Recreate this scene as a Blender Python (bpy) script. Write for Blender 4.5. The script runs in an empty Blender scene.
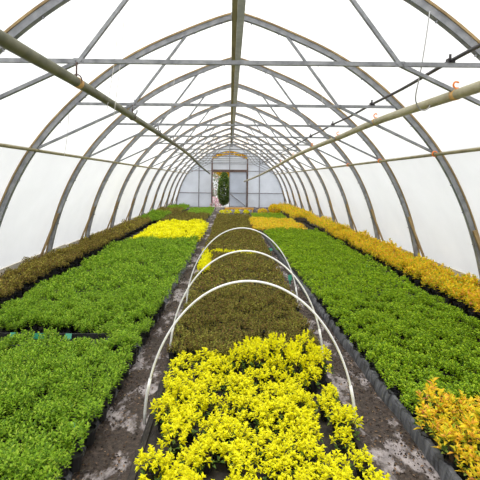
import bpy, bmesh, math, random
import numpy as np
from mathutils import Vector, Matrix

S = bpy.context.scene
COL = S.collection
rnd = random.Random(7)
U = 0.00493            # metres per profile unit
F = 400.0              # focal length in pixels of the 480 px frame
CX, CZ = -0.07, 1.70   # camera position (its y is 0)
BAY = 1.972
YEND = 25.2
YBACK = -2.6


def rib_y(k):
    return (1.76 + k) * BAY


def at(px, py, d):
    return Vector((CX + (px - 230) * d / F, d, CZ + (180 - py) * d / F))


def px_of(x, y, z):
    return 230 + (x - CX) * F / y, 180 - (z - CZ) * F / y


# ------------------------------------------------------------------ materials
def new_mat(name):
    m = bpy.data.materials.new(name)
    m.use_nodes = True
    nt = m.node_tree
    nt.nodes.clear()
    out = nt.nodes.new('ShaderNodeOutputMaterial')
    return m, nt, out


def ramp(nt, stops, interp='LINEAR'):
    r = nt.nodes.new('ShaderNodeValToRGB')
    r.color_ramp.interpolation = interp
    els = r.color_ramp.elements
    while len(els) < len(stops):
        els.new(0.5)
    for e, (p, c) in zip(els, stops):
        e.position = p
        e.color = (*c, 1)
    return r


def noise(nt, scale, detail=4, rough=0.55, stretch=None, coord='Object'):
    tc = nt.nodes.new('ShaderNodeTexCoord')
    n = nt.nodes.new('ShaderNodeTexNoise')
    n.inputs['Scale'].default_value = scale
    n.inputs['Detail'].default_value = detail
    n.inputs['Roughness'].default_value = rough
    if stretch:
        mp = nt.nodes.new('ShaderNodeMapping')
        mp.inputs['Scale'].default_value = stretch
        nt.links.new(tc.outputs[coord], mp.inputs['Vector'])
        nt.links.new(mp.outputs['Vector'], n.inputs['Vector'])
    else:
        nt.links.new(tc.outputs[coord], n.inputs['Vector'])
    return n


def surf(name, c1, c2, scale=8, rough=0.6, metal=0.0, bump=0.0, stretch=None, lo=0.35, hi=0.65):
    m, nt, out = new_mat(name)
    b = nt.nodes.new('ShaderNodeBsdfPrincipled')
    n = noise(nt, scale, 5, 0.6, stretch)
    r = ramp(nt, [(lo, c1), (hi, c2)])
    nt.links.new(n.outputs['Fac'], r.inputs['Fac'])
    nt.links.new(r.outputs['Color'], b.inputs['Base Color'])
    b.inputs['Roughness'].default_value = rough
    b.inputs['Metallic'].default_value = metal
    if bump:
        bp = nt.nodes.new('ShaderNodeBump')
        bp.inputs['Strength'].default_value = bump
        bp.inputs['Distance'].default_value = 0.01
        nt.links.new(n.outputs['Fac'], bp.inputs['Height'])
        nt.links.new(bp.outputs['Normal'], b.inputs['Normal'])
    nt.links.new(b.outputs['BSDF'], out.inputs['Surface'])
    return m


def leaf_mat(name, stops, trans=0.35, rough=0.5, patch=0.0):
    """leaves: every leaf takes one colour of the ramp, plants differ a little as wholes."""
    m, nt, out = new_mat(name)
    geo = nt.nodes.new('ShaderNodeNewGeometry')
    r = ramp(nt, stops)
    fac = geo.outputs['Random Per Island']
    if patch:
        n = noise(nt, 1.7, 3, 0.6, None, 'Generated')
        tc = n.inputs['Vector'].links[0]
        nt.links.remove(tc)
        nt.links.new(geo.outputs['Position'], n.inputs['Vector'])
        ma = nt.nodes.new('ShaderNodeMath')
        ma.operation = 'MULTIPLY_ADD'
        nt.links.new(n.outputs['Fac'], ma.inputs[0])
        ma.inputs[1].default_value = patch
        ma.inputs[2].default_value = -patch * 0.5
        ad = nt.nodes.new('ShaderNodeMath')
        ad.operation = 'ADD'
        ad.use_clamp = True
        nt.links.new(fac, ad.inputs[0])
        nt.links.new(ma.outputs[0], ad.inputs[1])
        fac = ad.outputs[0]
    nt.links.new(fac, r.inputs['Fac'])
    b = nt.nodes.new('ShaderNodeBsdfPrincipled')
    b.inputs['Roughness'].default_value = rough
    b.inputs['Specular IOR Level'].default_value = 0.25
    t = nt.nodes.new('ShaderNodeBsdfTranslucent')
    mx = nt.nodes.new('ShaderNodeMixShader')
    mx.inputs['Fac'].default_value = trans
    nt.links.new(r.outputs['Color'], b.inputs['Base Color'])
    nt.links.new(r.outputs['Color'], t.inputs['Color'])
    nt.links.new(b.outputs['BSDF'], mx.inputs[1])
    nt.links.new(t.outputs['BSDF'], mx.inputs[2])
    nt.links.new(mx.outputs['Shader'], out.inputs['Surface'])
    return m


def film_mat(name, tint, fac=0.62, dirt=0.04, scale=1.2, clear=0.27):
    m, nt, out = new_mat(name)
    n = noise(nt, scale, 5, 0.6)
    c2 = tuple(c * (1 - dirt) for c in tint)
    r = ramp(nt, [(0.35, c2), (0.65, tint)])
    nt.links.new(n.outputs['Fac'], r.inputs['Fac'])
    d = nt.nodes.new('ShaderNodeBsdfDiffuse')
    t = nt.nodes.new('ShaderNodeBsdfTranslucent')
    mx = nt.nodes.new('ShaderNodeMixShader')
    mx.inputs['Fac'].default_value = fac
    nt.links.new(r.outputs['Color'], d.inputs['Color'])
    nt.links.new(r.outputs['Color'], t.inputs['Color'])
    nt.links.new(d.outputs['BSDF'], mx.inputs[1])
    nt.links.new(t.outputs['BSDF'], mx.inputs[2])
    tp = nt.nodes.new('ShaderNodeBsdfTransparent')
    nt.links.new(r.outputs['Color'], tp.inputs['Color'])
    m2 = nt.nodes.new('ShaderNodeMixShader')
    m2.inputs['Fac'].default_value = clear
    nt.links.new(mx.outputs['Shader'], m2.inputs[1])
    nt.links.new(tp.outputs['BSDF'], m2.inputs[2])
    nt.links.new(m2.outputs['Shader'], out.inputs['Surface'])
    return m


M = {}
M['film'] = film_mat('milky_film', (0.92, 0.925, 0.93), 0.47, 0.04)
M['wall_film'] = film_mat('dimmed_wall_film', (0.815, 0.82, 0.83), 0.42, 0.08, 0.9)  # darker tint than the roof film, dims the overbright side walls; mottling is dirt
M['end_film'] = film_mat('old_film', (0.76, 0.80, 0.87), 0.5, 0.12, 1.6, 0.08)
M['steel'] = surf('galvanised_steel', (0.18, 0.185, 0.20), (0.29, 0.295, 0.31), 10, 0.5, 0.2)
M['tie_steel'] = surf('tie_steel', (0.16, 0.165, 0.175), (0.30, 0.305, 0.315), 9, 0.5, 0.3)
M['batten'] = surf('weathered_batten', (0.22, 0.15, 0.07), (0.40, 0.28, 0.13), 6, 0.8, 0, 0.1, (1, 1, 0.2))
M['pipe_olive'] = surf('olive_pipe', (0.085, 0.085, 0.045), (0.16, 0.155, 0.09), 6, 0.55, 0.1)
M['pipe_tan'] = surf('tan_pipe', (0.30, 0.26, 0.15), (0.44, 0.40, 0.27), 5, 0.5, 0.1)
M['purlin'] = surf('purlin_paint', (0.20, 0.17, 0.09), (0.32, 0.28, 0.16), 6, 0.6, 0.1)
M['ridge_wood'] = surf('ridge_timber', (0.16, 0.13, 0.055), (0.28, 0.24, 0.11), 5, 0.8, 0, 0.1, (3, 0.4, 3))
M['ridge_steel'] = surf('ridge_steel', (0.38, 0.385, 0.41), (0.52, 0.525, 0.55), 8, 0.5, 0.1)
M['hose'] = surf('dark_hose', (0.02, 0.016, 0.018), (0.05, 0.04, 0.042), 6, 0.5)
M['wire'] = surf('wire', (0.35, 0.35, 0.35), (0.5, 0.5, 0.48), 8, 0.5, 0.2)
M['twine'] = surf('pale_twine', (0.55, 0.53, 0.5), (0.7, 0.68, 0.64), 8, 0.8)
M['orange'] = surf('orange_plastic', (0.80, 0.20, 0.04), (0.9, 0.28, 0.06), 8, 0.45)
M['orange_tape'] = surf('orange_tape', (0.50, 0.27, 0.07), (0.62, 0.36, 0.11), 8, 0.6)
M['white_pvc'] = surf('white_pvc', (0.78, 0.78, 0.76), (0.88, 0.88, 0.87), 6, 0.4)
M['white_sleeve'] = surf('white_sleeve', (0.70, 0.70, 0.68), (0.84, 0.84, 0.82), 10, 0.45)
M['black_plastic'] = surf('black_plastic', (0.010, 0.010, 0.011), (0.025, 0.025, 0.026), 9, 0.5)
M['fabric'] = surf('grey_weed_fabric', (0.030, 0.031, 0.035), (0.15, 0.153, 0.165), 4, 0.75, 0, 0.5, (2, 7, 0.8))
M['liner'] = surf('bed_liner', (0.012, 0.010, 0.008), (0.045, 0.036, 0.027), 9, 0.9, 0, 0.4)
M['teal'] = surf('green_tag', (0.01, 0.20, 0.11), (0.03, 0.30, 0.18), 9, 0.5)
M['teal_pale'] = surf('pale_green_tag', (0.05, 0.32, 0.20), (0.12, 0.45, 0.30), 9, 0.5)
M['post'] = surf('rusty_post', (0.075, 0.045, 0.035), (0.15, 0.10, 0.085), 6, 0.8)
M['frame_pipe'] = surf('frame_pipe', (0.20, 0.20, 0.22), (0.32, 0.32, 0.34), 6, 0.6)
M['board'] = surf('base_board', (0.50, 0.45, 0.36), (0.76, 0.71, 0.60), 3, 0.85, 0, 0.1, (1, 0.2, 4))
M['orange_wood'] = surf('orange_timber', (0.50, 0.25, 0.04), (0.70, 0.38, 0.08), 5, 0.7)
M['grey_plastic'] = surf('grey_plastic', (0.25, 0.25, 0.28), (0.40, 0.40, 0.43), 5, 0.6)
M['white_stone'] = surf('pale_concrete', (0.55, 0.52, 0.47), (0.75, 0.72, 0.67), 5, 0.9)
M['gravel'] = surf('outside_gravel', (0.185, 0.192, 0.20), (0.25, 0.258, 0.265), 12, 0.95)
M['stem'] = surf('brown_stem', (0.06, 0.035, 0.02), (0.14, 0.09, 0.045), 20, 0.8)
M['bark'] = surf('bark', (0.06, 0.04, 0.025), (0.14, 0.10, 0.07), 12, 0.9, 0, 0.4)
M['crumb'] = surf('soil_crumb', (0.018, 0.012, 0.009), (0.06, 0.042, 0.03), 20, 0.95)

M['leaf_yellow'] = leaf_mat('golden_leaf', [(0.0, (0.74, 0.68, 0.006)), (0.35, (0.90, 0.85, 0.008)), (0.8, (0.95, 0.92, 0.012)), (1.0, (0.80, 0.84, 0.02))], 0.35)
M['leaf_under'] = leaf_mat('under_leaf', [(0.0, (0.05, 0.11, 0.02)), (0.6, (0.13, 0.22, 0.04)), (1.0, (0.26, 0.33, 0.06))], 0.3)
M['leaf_green'] = leaf_mat('feathery_leaf', [(0.0, (0.08, 0.17, 0.012)), (0.4, (0.21, 0.38, 0.018)), (0.8, (0.33, 0.52, 0.03)), (1.0, (0.48, 0.62, 0.07))], 0.35, 0.5, 0.4)
M['leaf_lime'] = leaf_mat('lime_leaf', [(0.0, (0.09, 0.18, 0.006)), (0.4, (0.23, 0.39, 0.010)), (0.8, (0.35, 0.51, 0.014)), (1.0, (0.45, 0.58, 0.03))], 0.35, 0.5, 0.3)
M['leaf_orange'] = leaf_mat('orange_leaf', [(0.0, (0.28, 0.40, 0.03)), (0.16, (0.60, 0.62, 0.03)), (0.4, (0.90, 0.72, 0.03)), (0.72, (0.92, 0.66, 0.035)), (0.92, (0.90, 0.48, 0.07)), (1.0, (0.84, 0.36, 0.16))], 0.35, 0.5, 0.3)
M['leaf_brown'] = leaf_mat('bronze_leaf', [(0.0, (0.05, 0.035, 0.015)), (0.3, (0.18, 0.15, 0.03)), (0.6, (0.26, 0.29, 0.036)), (0.82, (0.30, 0.15, 0.06)), (1.0, (0.46, 0.45, 0.08))], 0.3, 0.6, 0.4)
M['leaf_ochre'] = leaf_mat('ochre_leaf', [(0.0, (0.06, 0.045, 0.02)), (0.35, (0.24, 0.17, 0.04)), (0.65, (0.36, 0.37, 0.045)), (0.85, (0.36, 0.20, 0.07)), (1.0, (0.62, 0.58, 0.10))], 0.3, 0.6, 0.4)
M['leaf_conifer'] = leaf_mat('conifer_leaf', [(0.0, (0.03, 0.07, 0.012)), (0.6, (0.10, 0.17, 0.03)), (1.0, (0.24, 0.28, 0.06))], 0.2)
M['leaf_pale'] = leaf_mat('pale_shrub_leaf', [(0.0, (0.08, 0.12, 0.05)), (0.5, (0.25, 0.30, 0.18)), (0.8, (0.6, 0.6, 0.52)), (1.0, (0.8, 0.4, 0.5))], 0.3)
M['leaf_autumn'] = leaf_mat('autumn_leaf', [(0.0, (0.45, 0.30, 0.02)), (0.5, (0.75, 0.58, 0.03)), (1.0, (0.80, 0.42, 0.06))], 0.4)
M['petal'] = leaf_mat('pink_petal', [(0.0, (0.6, 0.10, 0.22)), (0.25, (0.75, 0.40, 0.48)), (0.45, (0.7, 0.68, 0.66)), (0.8, (0.85, 0.83, 0.80)), (1.0, (0.15, 0.2, 0.1))], 0.3)
M['dead_leaf'] = leaf_mat('dead_leaf', [(0.0, (0.06, 0.035, 0.02)), (0.6, (0.17, 0.10, 0.055)), (1.0, (0.36, 0.25, 0.16))], 0.1, 0.8)

# walkway floor: worn grey fabric under trodden soil
m, nt, out = new_mat('walkway_floor')
b = nt.nodes.new('ShaderNodeBsdfPrincipled')
b.inputs['Roughness'].default_value = 0.8
n1 = noise(nt, 3.0, 8, 0.68, (1.5, 0.75, 1))
r1 = ramp(nt, [(0.515, (0, 0, 0)), (0.575, (1, 1, 1))])
n2 = noise(nt, 30, 6, 0.7)
r2 = ramp(nt, [(0.3, (0.012, 0.008, 0.006)), (0.5, (0.040, 0.027, 0.020)), (0.75, (0.12, 0.085, 0.06))])
n3 = noise(nt, 12, 5, 0.65)
r3 = ramp(nt, [(0.3, (0.16, 0.14, 0.14)), (0.7, (0.42, 0.37, 0.36))])
mx = nt.nodes.new('ShaderNodeMix')
mx.data_type = 'RGBA'
nt.links.new(n1.outputs['Fac'], r1.inputs['Fac'])
nt.links.new(n2.outputs['Fac'], r2.inputs['Fac'])
nt.links.new(n3.outputs['Fac'], r3.inputs['Fac'])
nt.links.new(r1.outputs['Color'], mx.inputs[0])
nt.links.new(r2.outputs['Color'], mx.inputs[6])
nt.links.new(r3.outputs['Color'], mx.inputs[7])
nt.links.new(mx.outputs[2], b.inputs['Base Color'])
bp = nt.nodes.new('ShaderNodeBump')
bp.inputs['Strength'].default_value = 0.6
bp.inputs['Distance'].default_value = 0.02
nt.links.new(n2.outputs['Fac'], bp.inputs['Height'])
nt.links.new(bp.outputs['Normal'], b.inputs['Normal'])
nt.links.new(b.outputs['BSDF'], out.inputs['Surface'])
M['floor'] = m


# ------------------------------------------------------------------ mesh helpers
class MB:
    def __init__(self):
        self.v, self.f = [], []

    def add(self, vs, fs):
        k = len(self.v)
        self.v += [tuple(p) for p in vs]
        self.f += [tuple(i + k for i in q) for q in fs]

    def box(self, c, s, rot=None):
        vs = []
        for dx in (-.5, .5):
            for dy in (-.5, .5):
                for dz in (-.5, .5):
                    p = Vector((dx * s[0], dy * s[1], dz * s[2]))
                    if rot:
                        p = rot @ p
                    vs.append(p + Vector(c))
        self.add(vs, [(0, 1, 3, 2), (4, 6, 7, 5), (0, 4, 5, 1), (2, 3, 7, 6), (0, 2, 6, 4), (1, 5, 7, 3)])

    def bar(self, a, b, w, h, up=(0, 0, 1)):
        """rectangular bar from a to b, w across, h along up."""
        a, b = Vector(a), Vector(b)
        d = (b - a).normalized()
        s = d.cross(Vector(up))
        if s.length < 1e-4:
            s = d.cross(Vector((0, 1, 0)))
        s.normalize()
        u = s.cross(d).normalized()
        vs = []
        for p in (a, b):
            for i, j in ((-1, -1), (1, -1), (1, 1), (-1, 1)):
                vs.append(p + s * (i * w / 2) + u * (j * h / 2))
        self.add(vs, [(0, 1, 5, 4), (1, 2, 6, 5), (2, 3, 7, 6), (3, 0, 4, 7), (3, 2, 1, 0), (4, 5, 6, 7)])

    def tube(self, pts, r, n=10, cap=True):
        pts = [Vector(p) for p in pts]
        rs = r if isinstance(r, (list, tuple)) else [r] * len(pts)
        prev = None
        rings = []
        for i, p in enumerate(pts):
            t = (pts[min(i + 1, len(pts) - 1)] - pts[max(i - 1, 0)]).normalized()
            if prev is None:
                s = t.cross(Vector((0, 0, 1)))
                if s.length < 1e-3:
                    s = t.cross(Vector((0, 1, 0)))
            else:
                s = prev - t * prev.dot(t)
            s.normalize()
            prev = s
            u = t.cross(s)
            rings.append([p + (s * math.cos(2 * math.pi * j / n) + u * math.sin(2 * math.pi * j / n)) * rs[i] for j in range(n)])
        vs = [q for ring in rings for q in ring]
        fs = []
        for i in range(len(pts) - 1):
            for j in range(n):
                k = (j + 1) % n
                fs.append((i * n + j, i * n + k, (i + 1) * n + k, (i + 1) * n + j))
        if cap:
            fs.append(tuple(range(n - 1, -1, -1)))
            fs.append(tuple((len(pts) - 1) * n + j for j in range(n)))
        self.add(vs, fs)

    def mesh(self, name, mat, smooth=False):
        me = bpy.data.meshes.new(name)
        me.from_pydata(self.v, [], self.f)
        me.materials.append(mat)
        if smooth:
            me.polygons.foreach_set('use_smooth', [True] * len(me.polygons))
        me.update()
        return me

    def build(self, name, mat, parent=None, smooth=False):
        return link(name, self.mesh(name, mat, smooth), parent)


def link(name, me, parent=None, loc=None):
    o = bpy.data.objects.new(name, me)
    COL.objects.link(o)
    if parent:
        o.parent = parent
        # meshes are written in world coordinates: cancel the root's own position
        if loc is None:
            o.matrix_parent_inverse = Matrix.Translation(-Vector(parent.location))
    if loc is not None:
        o.location = loc
    return o


def tag(o, label, cat, group=None, kind=None):
    o['label'] = label
    o['category'] = cat
    if group:
        o['group'] = group
    if kind:
        o['kind'] = kind
    return o


def root(name, loc, label, cat, group=None):
    o = bpy.data.objects.new(name, None)
    COL.objects.link(o)
    o.location = loc
    o.empty_display_size = 0.1
    return tag(o, label, cat, group)


def struct(o, label=None):
    o['kind'] = 'structure'
    if label:
        o['label'] = label
        o['category'] = 'structure'
    return o


ORD = ['first', 'second', 'third', 'fourth', 'fifth', 'sixth', 'seventh', 'eighth', 'ninth', 'tenth', 'eleventh', 'twelfth', 'thirteenth']

# ------------------------------------------------------------------ arch profile
raw = [(0, 455), (52, 441), (138, 406), (215, 373), (290, 335), (370, 280), (435, 222), (508, 148), (573, 62), (615, -20), (645, -90), (675, -185), (697, -295), (702, -346)]
P = [(a * U, 1.70 + b * U) for a, b in raw]


def catmull(P, n=10):
    out = []
    Q = [(-P[1][0], P[1][1])] + P + [(P[-1][0], P[-1][1] - 0.2)]
    Q[0] = (2 * P[0][0] - P[1][0], 2 * P[0][1] - P[1][1])
    for i in range(1, len(Q) - 2):
        p0, p1, p2, p3 = [np.array(q) for q in Q[i - 1:i + 3]]
        for t in np.linspace(0, 1, n, endpoint=False):
            out.append(0.5 * (2 * p1 + (p2 - p0) * t + (2 * p0 - 5 * p1 + 4 * p2 - p3) * t * t + (3 * p1 - 3 * p2 + p3 - p0) * t ** 3))
    out.append(np.array(P[-1]))
    return np.array(out)


prof = catmull(P, 10)
for _ in range(60):                                   # fair the curve, ends held
    q = prof.copy()
    q[1:-1] = 0.5 * prof[1:-1] + 0.25 * (prof[:-2] + prof[2:])
    prof = q
prof = prof[::2] if (len(prof) % 2) else np.vstack([prof[:-1:2], prof[-1:]])
tan_ = np.gradient(prof, axis=0)
tan_ /= np.linalg.norm(tan_, axis=1)[:, None]
nrm = np.stack([-tan_[:, 1], tan_[:, 0]], 1)          # outward normal for the +x half
nrm[0] = (nrm[0] + np.array([0, 1])) / 2
nrm[0] /= np.linalg.norm(nrm[0])


def offs(a):
    return prof + nrm * a


def half_at(z):
    return float(np.interp(-z, -prof[:, 1], prof[:, 0]))


def z_at(x, a=0.0):
    q = offs(a)
    return float(np.interp(abs(x), q[:, 0], q[:, 1]))


def sweep(mb, sgn, a0, a1, y0, y1, i0=0, i1=None):
    A, B = offs(a0)[i0:i1], offs(a1)[i0:i1]
    n = len(A)
    vs = []
    for p, q in zip(A, B):
        vs += [(sgn * p[0], y0, p[1]), (sgn * q[0], y0, q[1]), (sgn * q[0], y1, q[1]), (sgn * p[0], y1, p[1])]
    fs = []
    for i in range(n - 1):
        for j in range(4):
            k = (j + 1) % 4
            fs.append((i * 4 + j, i * 4 + k, i * 4 + 4 + k, i * 4 + 4 + j))
    fs += [(3, 2, 1, 0), tuple((n - 1) * 4 + j for j in range(4))]
    mb.add(vs, fs)


# ------------------------------------------------------------------ trusses
NODE = (1.39, 2.715)
TOPX = 0.68
TOP = (TOPX, z_at(TOPX, -0.03))
LOWZ = 2.09
LOW = (half_at(LOWZ) - 0.03, LOWZ)
first = {}
WHERE = ['with the highest tie bar in view', 'with the next tie bar down', 'over the middle white hoop', 'just beyond the white hoops',
         'over the near end of the brown seedlings', 'midway down the tunnel', 'past the middle of the tunnel', 'over the yellow block in the left bed',
         'over the orange block in the right bed', 'three bays before the end wall', 'two bays before the end wall', 'last before the end wall']


def truss_meshes():
    out = []
    for s in (-1, 1):
        mb = MB()
        sweep(mb, s, -0.045, 0.020, -0.026, -0.020)          # web towards the viewer
        sweep(mb, s, -0.045, -0.039, -0.026, 0.03)          # inner flange
        sweep(mb, s, 0.014, 0.020, -0.026, 0.03)            # outer flange
        q = offs(-0.05)
        for i in range(4, len(q) - 4, 5):
            mb.tube([(s * q[i][0], -0.01, q[i][1]), (s * (q[i][0] - nrm[i][0] * .022), -0.01, q[i][1] - nrm[i][1] * .022)], 0.008, 6)
        out.append(('arch', mb.mesh('arch', M['steel'])))
        mb = MB()
        sweep(mb, s, 0.021, 0.043, -0.036, 0.025)
        out.append(('batten', mb.mesh('batten', M['batten'])))
        mb = MB()
        xb = half_at(1.15)
        mb.bar((s * (xb + 0.02), -0.045, 1.05), (s * (half_at(0) + 0.18), -0.045, 0.0), 0.03, 0.036, (s, 0, 0))
        out.append(('foot_brace', mb.mesh('foot_brace', M['batten'])))
        mb = MB()
        mb.bar((s * NODE[0], 0.0, NODE[1]), (s * TOP[0], 0.0, TOP[1]), 0.03, 0.034, (0, 1, 0))
        out.append(('strut', mb.mesh('strut', M['tie_steel'])))
        mb = MB()
        mb.bar((s * NODE[0], 0.0, NODE[1]), (s * LOW[0], 0.0, LOW[1]), 0.03, 0.034, (0, 1, 0))
        out.append(('strut', mb.mesh('strut', M['tie_steel'])))
        mb = MB()
        mb.box((s * NODE[0], -0.022, NODE[1]), (0.08, 0.006, 0.045))
        for dx in (-.025, .025):
            mb.tube([(s * NODE[0] + dx, -0.036, NODE[1]), (s * NODE[0] + dx, -0.02, NODE[1])], 0.009, 6)
        out.append(('gusset_plate', mb.mesh('gusset_plate', M['tie_steel'])))
    mb = MB()
    hw = half_at(NODE[1]) - 0.02
    mb.bar((-hw, -0.005, NODE[1]), (hw, -0.005, NODE[1]), 0.03, 0.036)
    out.append(('tie_bar', mb.mesh('tie_bar', M['tie_steel'])))
    mb = MB()
    zr = P[0][1]
    mb.box((0, -0.034, zr - 0.03), (0.16, 0.008, 0.11))
    out.append(('ridge_plate', mb.mesh('ridge_plate', M['steel'])))
    return out


TM = truss_meshes()
for k in range(12):
    r = root('roof_truss', (0, rib_y(k), 0), '%s grey steel arch truss from the viewer, %s' % (ORD[k], WHERE[k]), 'roof truss', 'arched steel trusses of the tunnel')
    for nm, me in TM:
        o = bpy.data.objects.new(nm, me)
        COL.objects.link(o)
        o.parent = r

# ------------------------------------------------------------------ covering
YS = [YBACK] + [rib_y(k) for k in range(-2, 12)] + [YEND]
base = half_at(0.0)


def cover_profile():
    """film line: on the battens above, flaring smoothly outward to the foot boards."""
    out = []
    for p, n in zip(prof, nrm):
        if p[1] < -0.005:
            break
        t = min(1.0, max(0.0, (2.1 - p[1]) / 2.1))
        a = 0.050 + 0.18 * t * t * (3 - 2 * t)
        out.append((p[0] + n[0] * a, max(0.0, p[1] + n[1] * a)))
    x, z = out[-1]
    if z > 0.02:
        out.append((x + (x - out[-2][0]) * 0.5, 0.0))
    else:
        out[-1] = (x, 0.0)
    return out


cp = cover_profile()
wall_p = [p for p in cp if p[1] <= 2.2]
roof_p = [p for p in cp if p[1] >= 2.2] + [wall_p[0]]


def sheet(mb, pts):
    n = len(pts)
    ys = []
    for a, b_ in zip(YS[:-1], YS[1:]):
        ys += [a + (b_ - a) * t for t in (0, .25, .5, .75)]
    ys.append(YEND)
    vs, fs = [], []
    for y in ys:
        vs += [(x, y, z) for x, z in pts]
    for i in range(len(ys) - 1):
        for j in range(n - 1):
            fs.append((i * n + j, i * n + j + 1, i * n + n + j + 1, i * n + n + j))
    mb.add(vs, fs)


for s, nm in ((-1, 'wall_left'), (1, 'wall_right')):
    mb = MB()
    pts = []
    for (x0, z0), (x1, z1) in zip(wall_p[:-1], wall_p[1:]):
        nseg = 6 if z0 - z1 > 0.4 else 1
        pts += [(s * (x0 + (x1 - x0) * t / nseg), z0 + (z1 - z0) * t / nseg) for t in range(nseg)]
    pts.append((s * wall_p[-1][0], 0))
    sheet(mb, pts)
    struct(mb.build(nm, M['wall_film'], None, True), '%s side wall of white translucent plastic film' % ('left' if s < 0 else 'right'))
mb = MB()
sheet(mb, [(-x, z) for x, z in reversed(roof_p)] + [(x, z) for x, z in roof_p[1:]])
struct(mb.build('ceiling', M['film'], None, True), 'arched roof of white translucent plastic film')

# floor and bed liners
mb = MB()
mb.box((0, (YBACK + YEND) / 2, -0.05), (2 * base + 0.5, YEND - YBACK + 0.3, 0.1))
struct(mb.build('floor', M['floor']), 'dirty grey fabric walkway floor with trodden soil')
mb = MB()
mb.box((0, 15, -0.16), (240, 260, 0.1))
struct(mb.build('ground', M['gravel']), 'pale gravel ground outside the tunnel')

for s, nm in ((-1, 'baseboard_left'), (1, 'baseboard_right')):
    mb = MB()
    for i in range(9):
        y0 = 0.5 + i * 2.72
        mb.box((s * (base + 0.155), y0 + 1.35, 0.13 + 0.01 * (i % 3)), (0.03, 2.70, 0.26))
    struct(mb.build(nm, M['board']), 'pale timber board along the foot of the %s film wall' % ('left' if s < 0 else 'right'))

# ------------------------------------------------------------------ end walls
HX0, HX1, HX2, HZ = -1.20, -0.12, 1.02, 2.27


def gable(y, with_door, name, label, mat):
    mb = MB()
    hw = base + 0.22
    zc = lambda x: z_at(x, 0.05) if abs(x) < base + 0.04 else 0.02

    def vent_lo(x):
        return 2.98 + 0.30 * (1 - (abs(x + 0.06) / 1.06) ** 1.6)
    xs = sorted(set([round(v, 3) for v in np.linspace(-hw, hw, 81)] + ([HX0, HX1, HX2] if with_door else [])))
    for a, b_ in zip(xs[:-1], xs[1:]):
        c = (a + b_) / 2
        segs = [(lambda x: 0.0, zc)]
        if with_door and HX0 < c < HX2:
            lo = (lambda x: HZ)
            segs = [(lo, vent_lo), (lambda x: vent_lo(x) + 0.25, zc)]
        for f0, f1 in segs:
            mb.add([(a, y, f0(a)), (b_, y, f0(b_)), (b_, y, max(f1(b_), f0(b_))), (a, y, max(f1(a), f0(a)))], [(0, 1, 2, 3)])
    return struct(mb.build(name, mat), label)


gable(YEND, True, 'wall_back', 'far end wall of greyish plastic film with a doorway', M['end_film'])
gable(YBACK, False, 'wall_front', 'near end wall of plastic film behind the viewer', M['film'])

yw = YEND - 0.04
mb = MB()
for x0, x1, z in ((-3.3, HX0, 0.88), (HX2, 3.3, 0.88), (-2.75, HX0, HZ), (HX2, 2.75, HZ)):
    mb.tube([(x0, yw, z), (x1, yw, z)], 0.03, 8)
for x in (-2.02, 1.78):
    mb.tube([(x, yw - .03, 0), (x, yw - .03, z_at(x) - 0.03)], 0.033, 8)
struct(mb.build('trim_1', M['frame_pipe']), 'grey pipe framing on the far end wall')
mb = MB()
mb.bar((HX0, yw - .04, 0), (HX0, yw - .04, 3.02), 0.09, 0.09, (0, 1, 0))
mb.bar((HX2, yw - .04, 0), (HX2, yw - .04, 3.02), 0.09, 0.09, (0, 1, 0))
mb.bar((HX0, yw - .05, HZ), (HX2, yw - .05, HZ), 0.09, 0.16)
struct(mb.build('trim_2', M['post']), 'dark brown door posts and header on the far end wall')
mb = MB()
mb.bar((-0.1, yw - .04, HZ), (-0.1, yw - .04, 3.9), 0.06, 0.06, (0, 1, 0))
mb.bar((HX0, yw - .03, 2.72), (HX2, yw - .03, 2.72), 0.03, 0.05)
v = [(x, yw - 0.02, 2.98 + 0.30 * (1 - min(1, abs(x + 0.09) / 1.11) ** 1.6)) for x in np.linspace(HX0, HX2, 17)]
mb.tube(v, 0.025, 6)
mb.tube([(x, y, z + 0.25) for x, y, z in v], 0.025, 6)
struct(mb.build('trim_3', M['frame_pipe']), 'grey framing of the arched vent over the doorway')

dr = root('sliding_door', (0.45, yw - .1, 0), 'translucent film door leaf with a diagonal brace, closed right of the doorway', 'door')
mb = MB()
mb.box(((HX1 + HX2) / 2, yw - .0, 1.13), (HX2 - HX1 - .06, 0.012, 2.2))
mb.build('film_panel', M['end_film'], dr)
mb = MB()
for a, b_ in (((HX1 + .03, 0.03), (HX1 + .03, 2.2)), ((HX2 - .06, 0.03), (HX2 - .06, 2.2)), ((HX1, .88), (HX2 - .05, .88)), ((HX1, .05), (HX2 - .05, .05)), ((HX1 + .05, .84), (HX2 - .12, .08))):
    mb.bar((a[0], yw - .03, a[1]), (b_[0], yw - .03, b_[1]), 0.05, 0.05, (0, 1, 0))
mb.build('door_frame', M['frame_pipe'], dr)

# ------------------------------------------------------------------ ridge, purlins, pipes
rr = root('ridge_beam', (0, YBACK, P[0][1] - 0.1), 'long ridge beam of timber and steel under the arch tops', 'ridge beam')
zr = P[0][1] - 0.09
mb = MB()
mb.bar((0.040, YBACK + .05, zr), (0.040, YEND - .1, zr), 0.07, 0.12)
mb.bar((0.047, YBACK + .05, zr - .066), (0.047, YEND - .1, zr - .066), 0.09, 0.012)
mb.build('steel_channel', M['ridge_steel'], rr)
mb = MB()
mb.bar((-0.034, YBACK + .05, zr), (-0.034, YEND - .1, zr), 0.068, 0.13)
mb.build('timber_board', M['ridge_wood'], rr)


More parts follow.
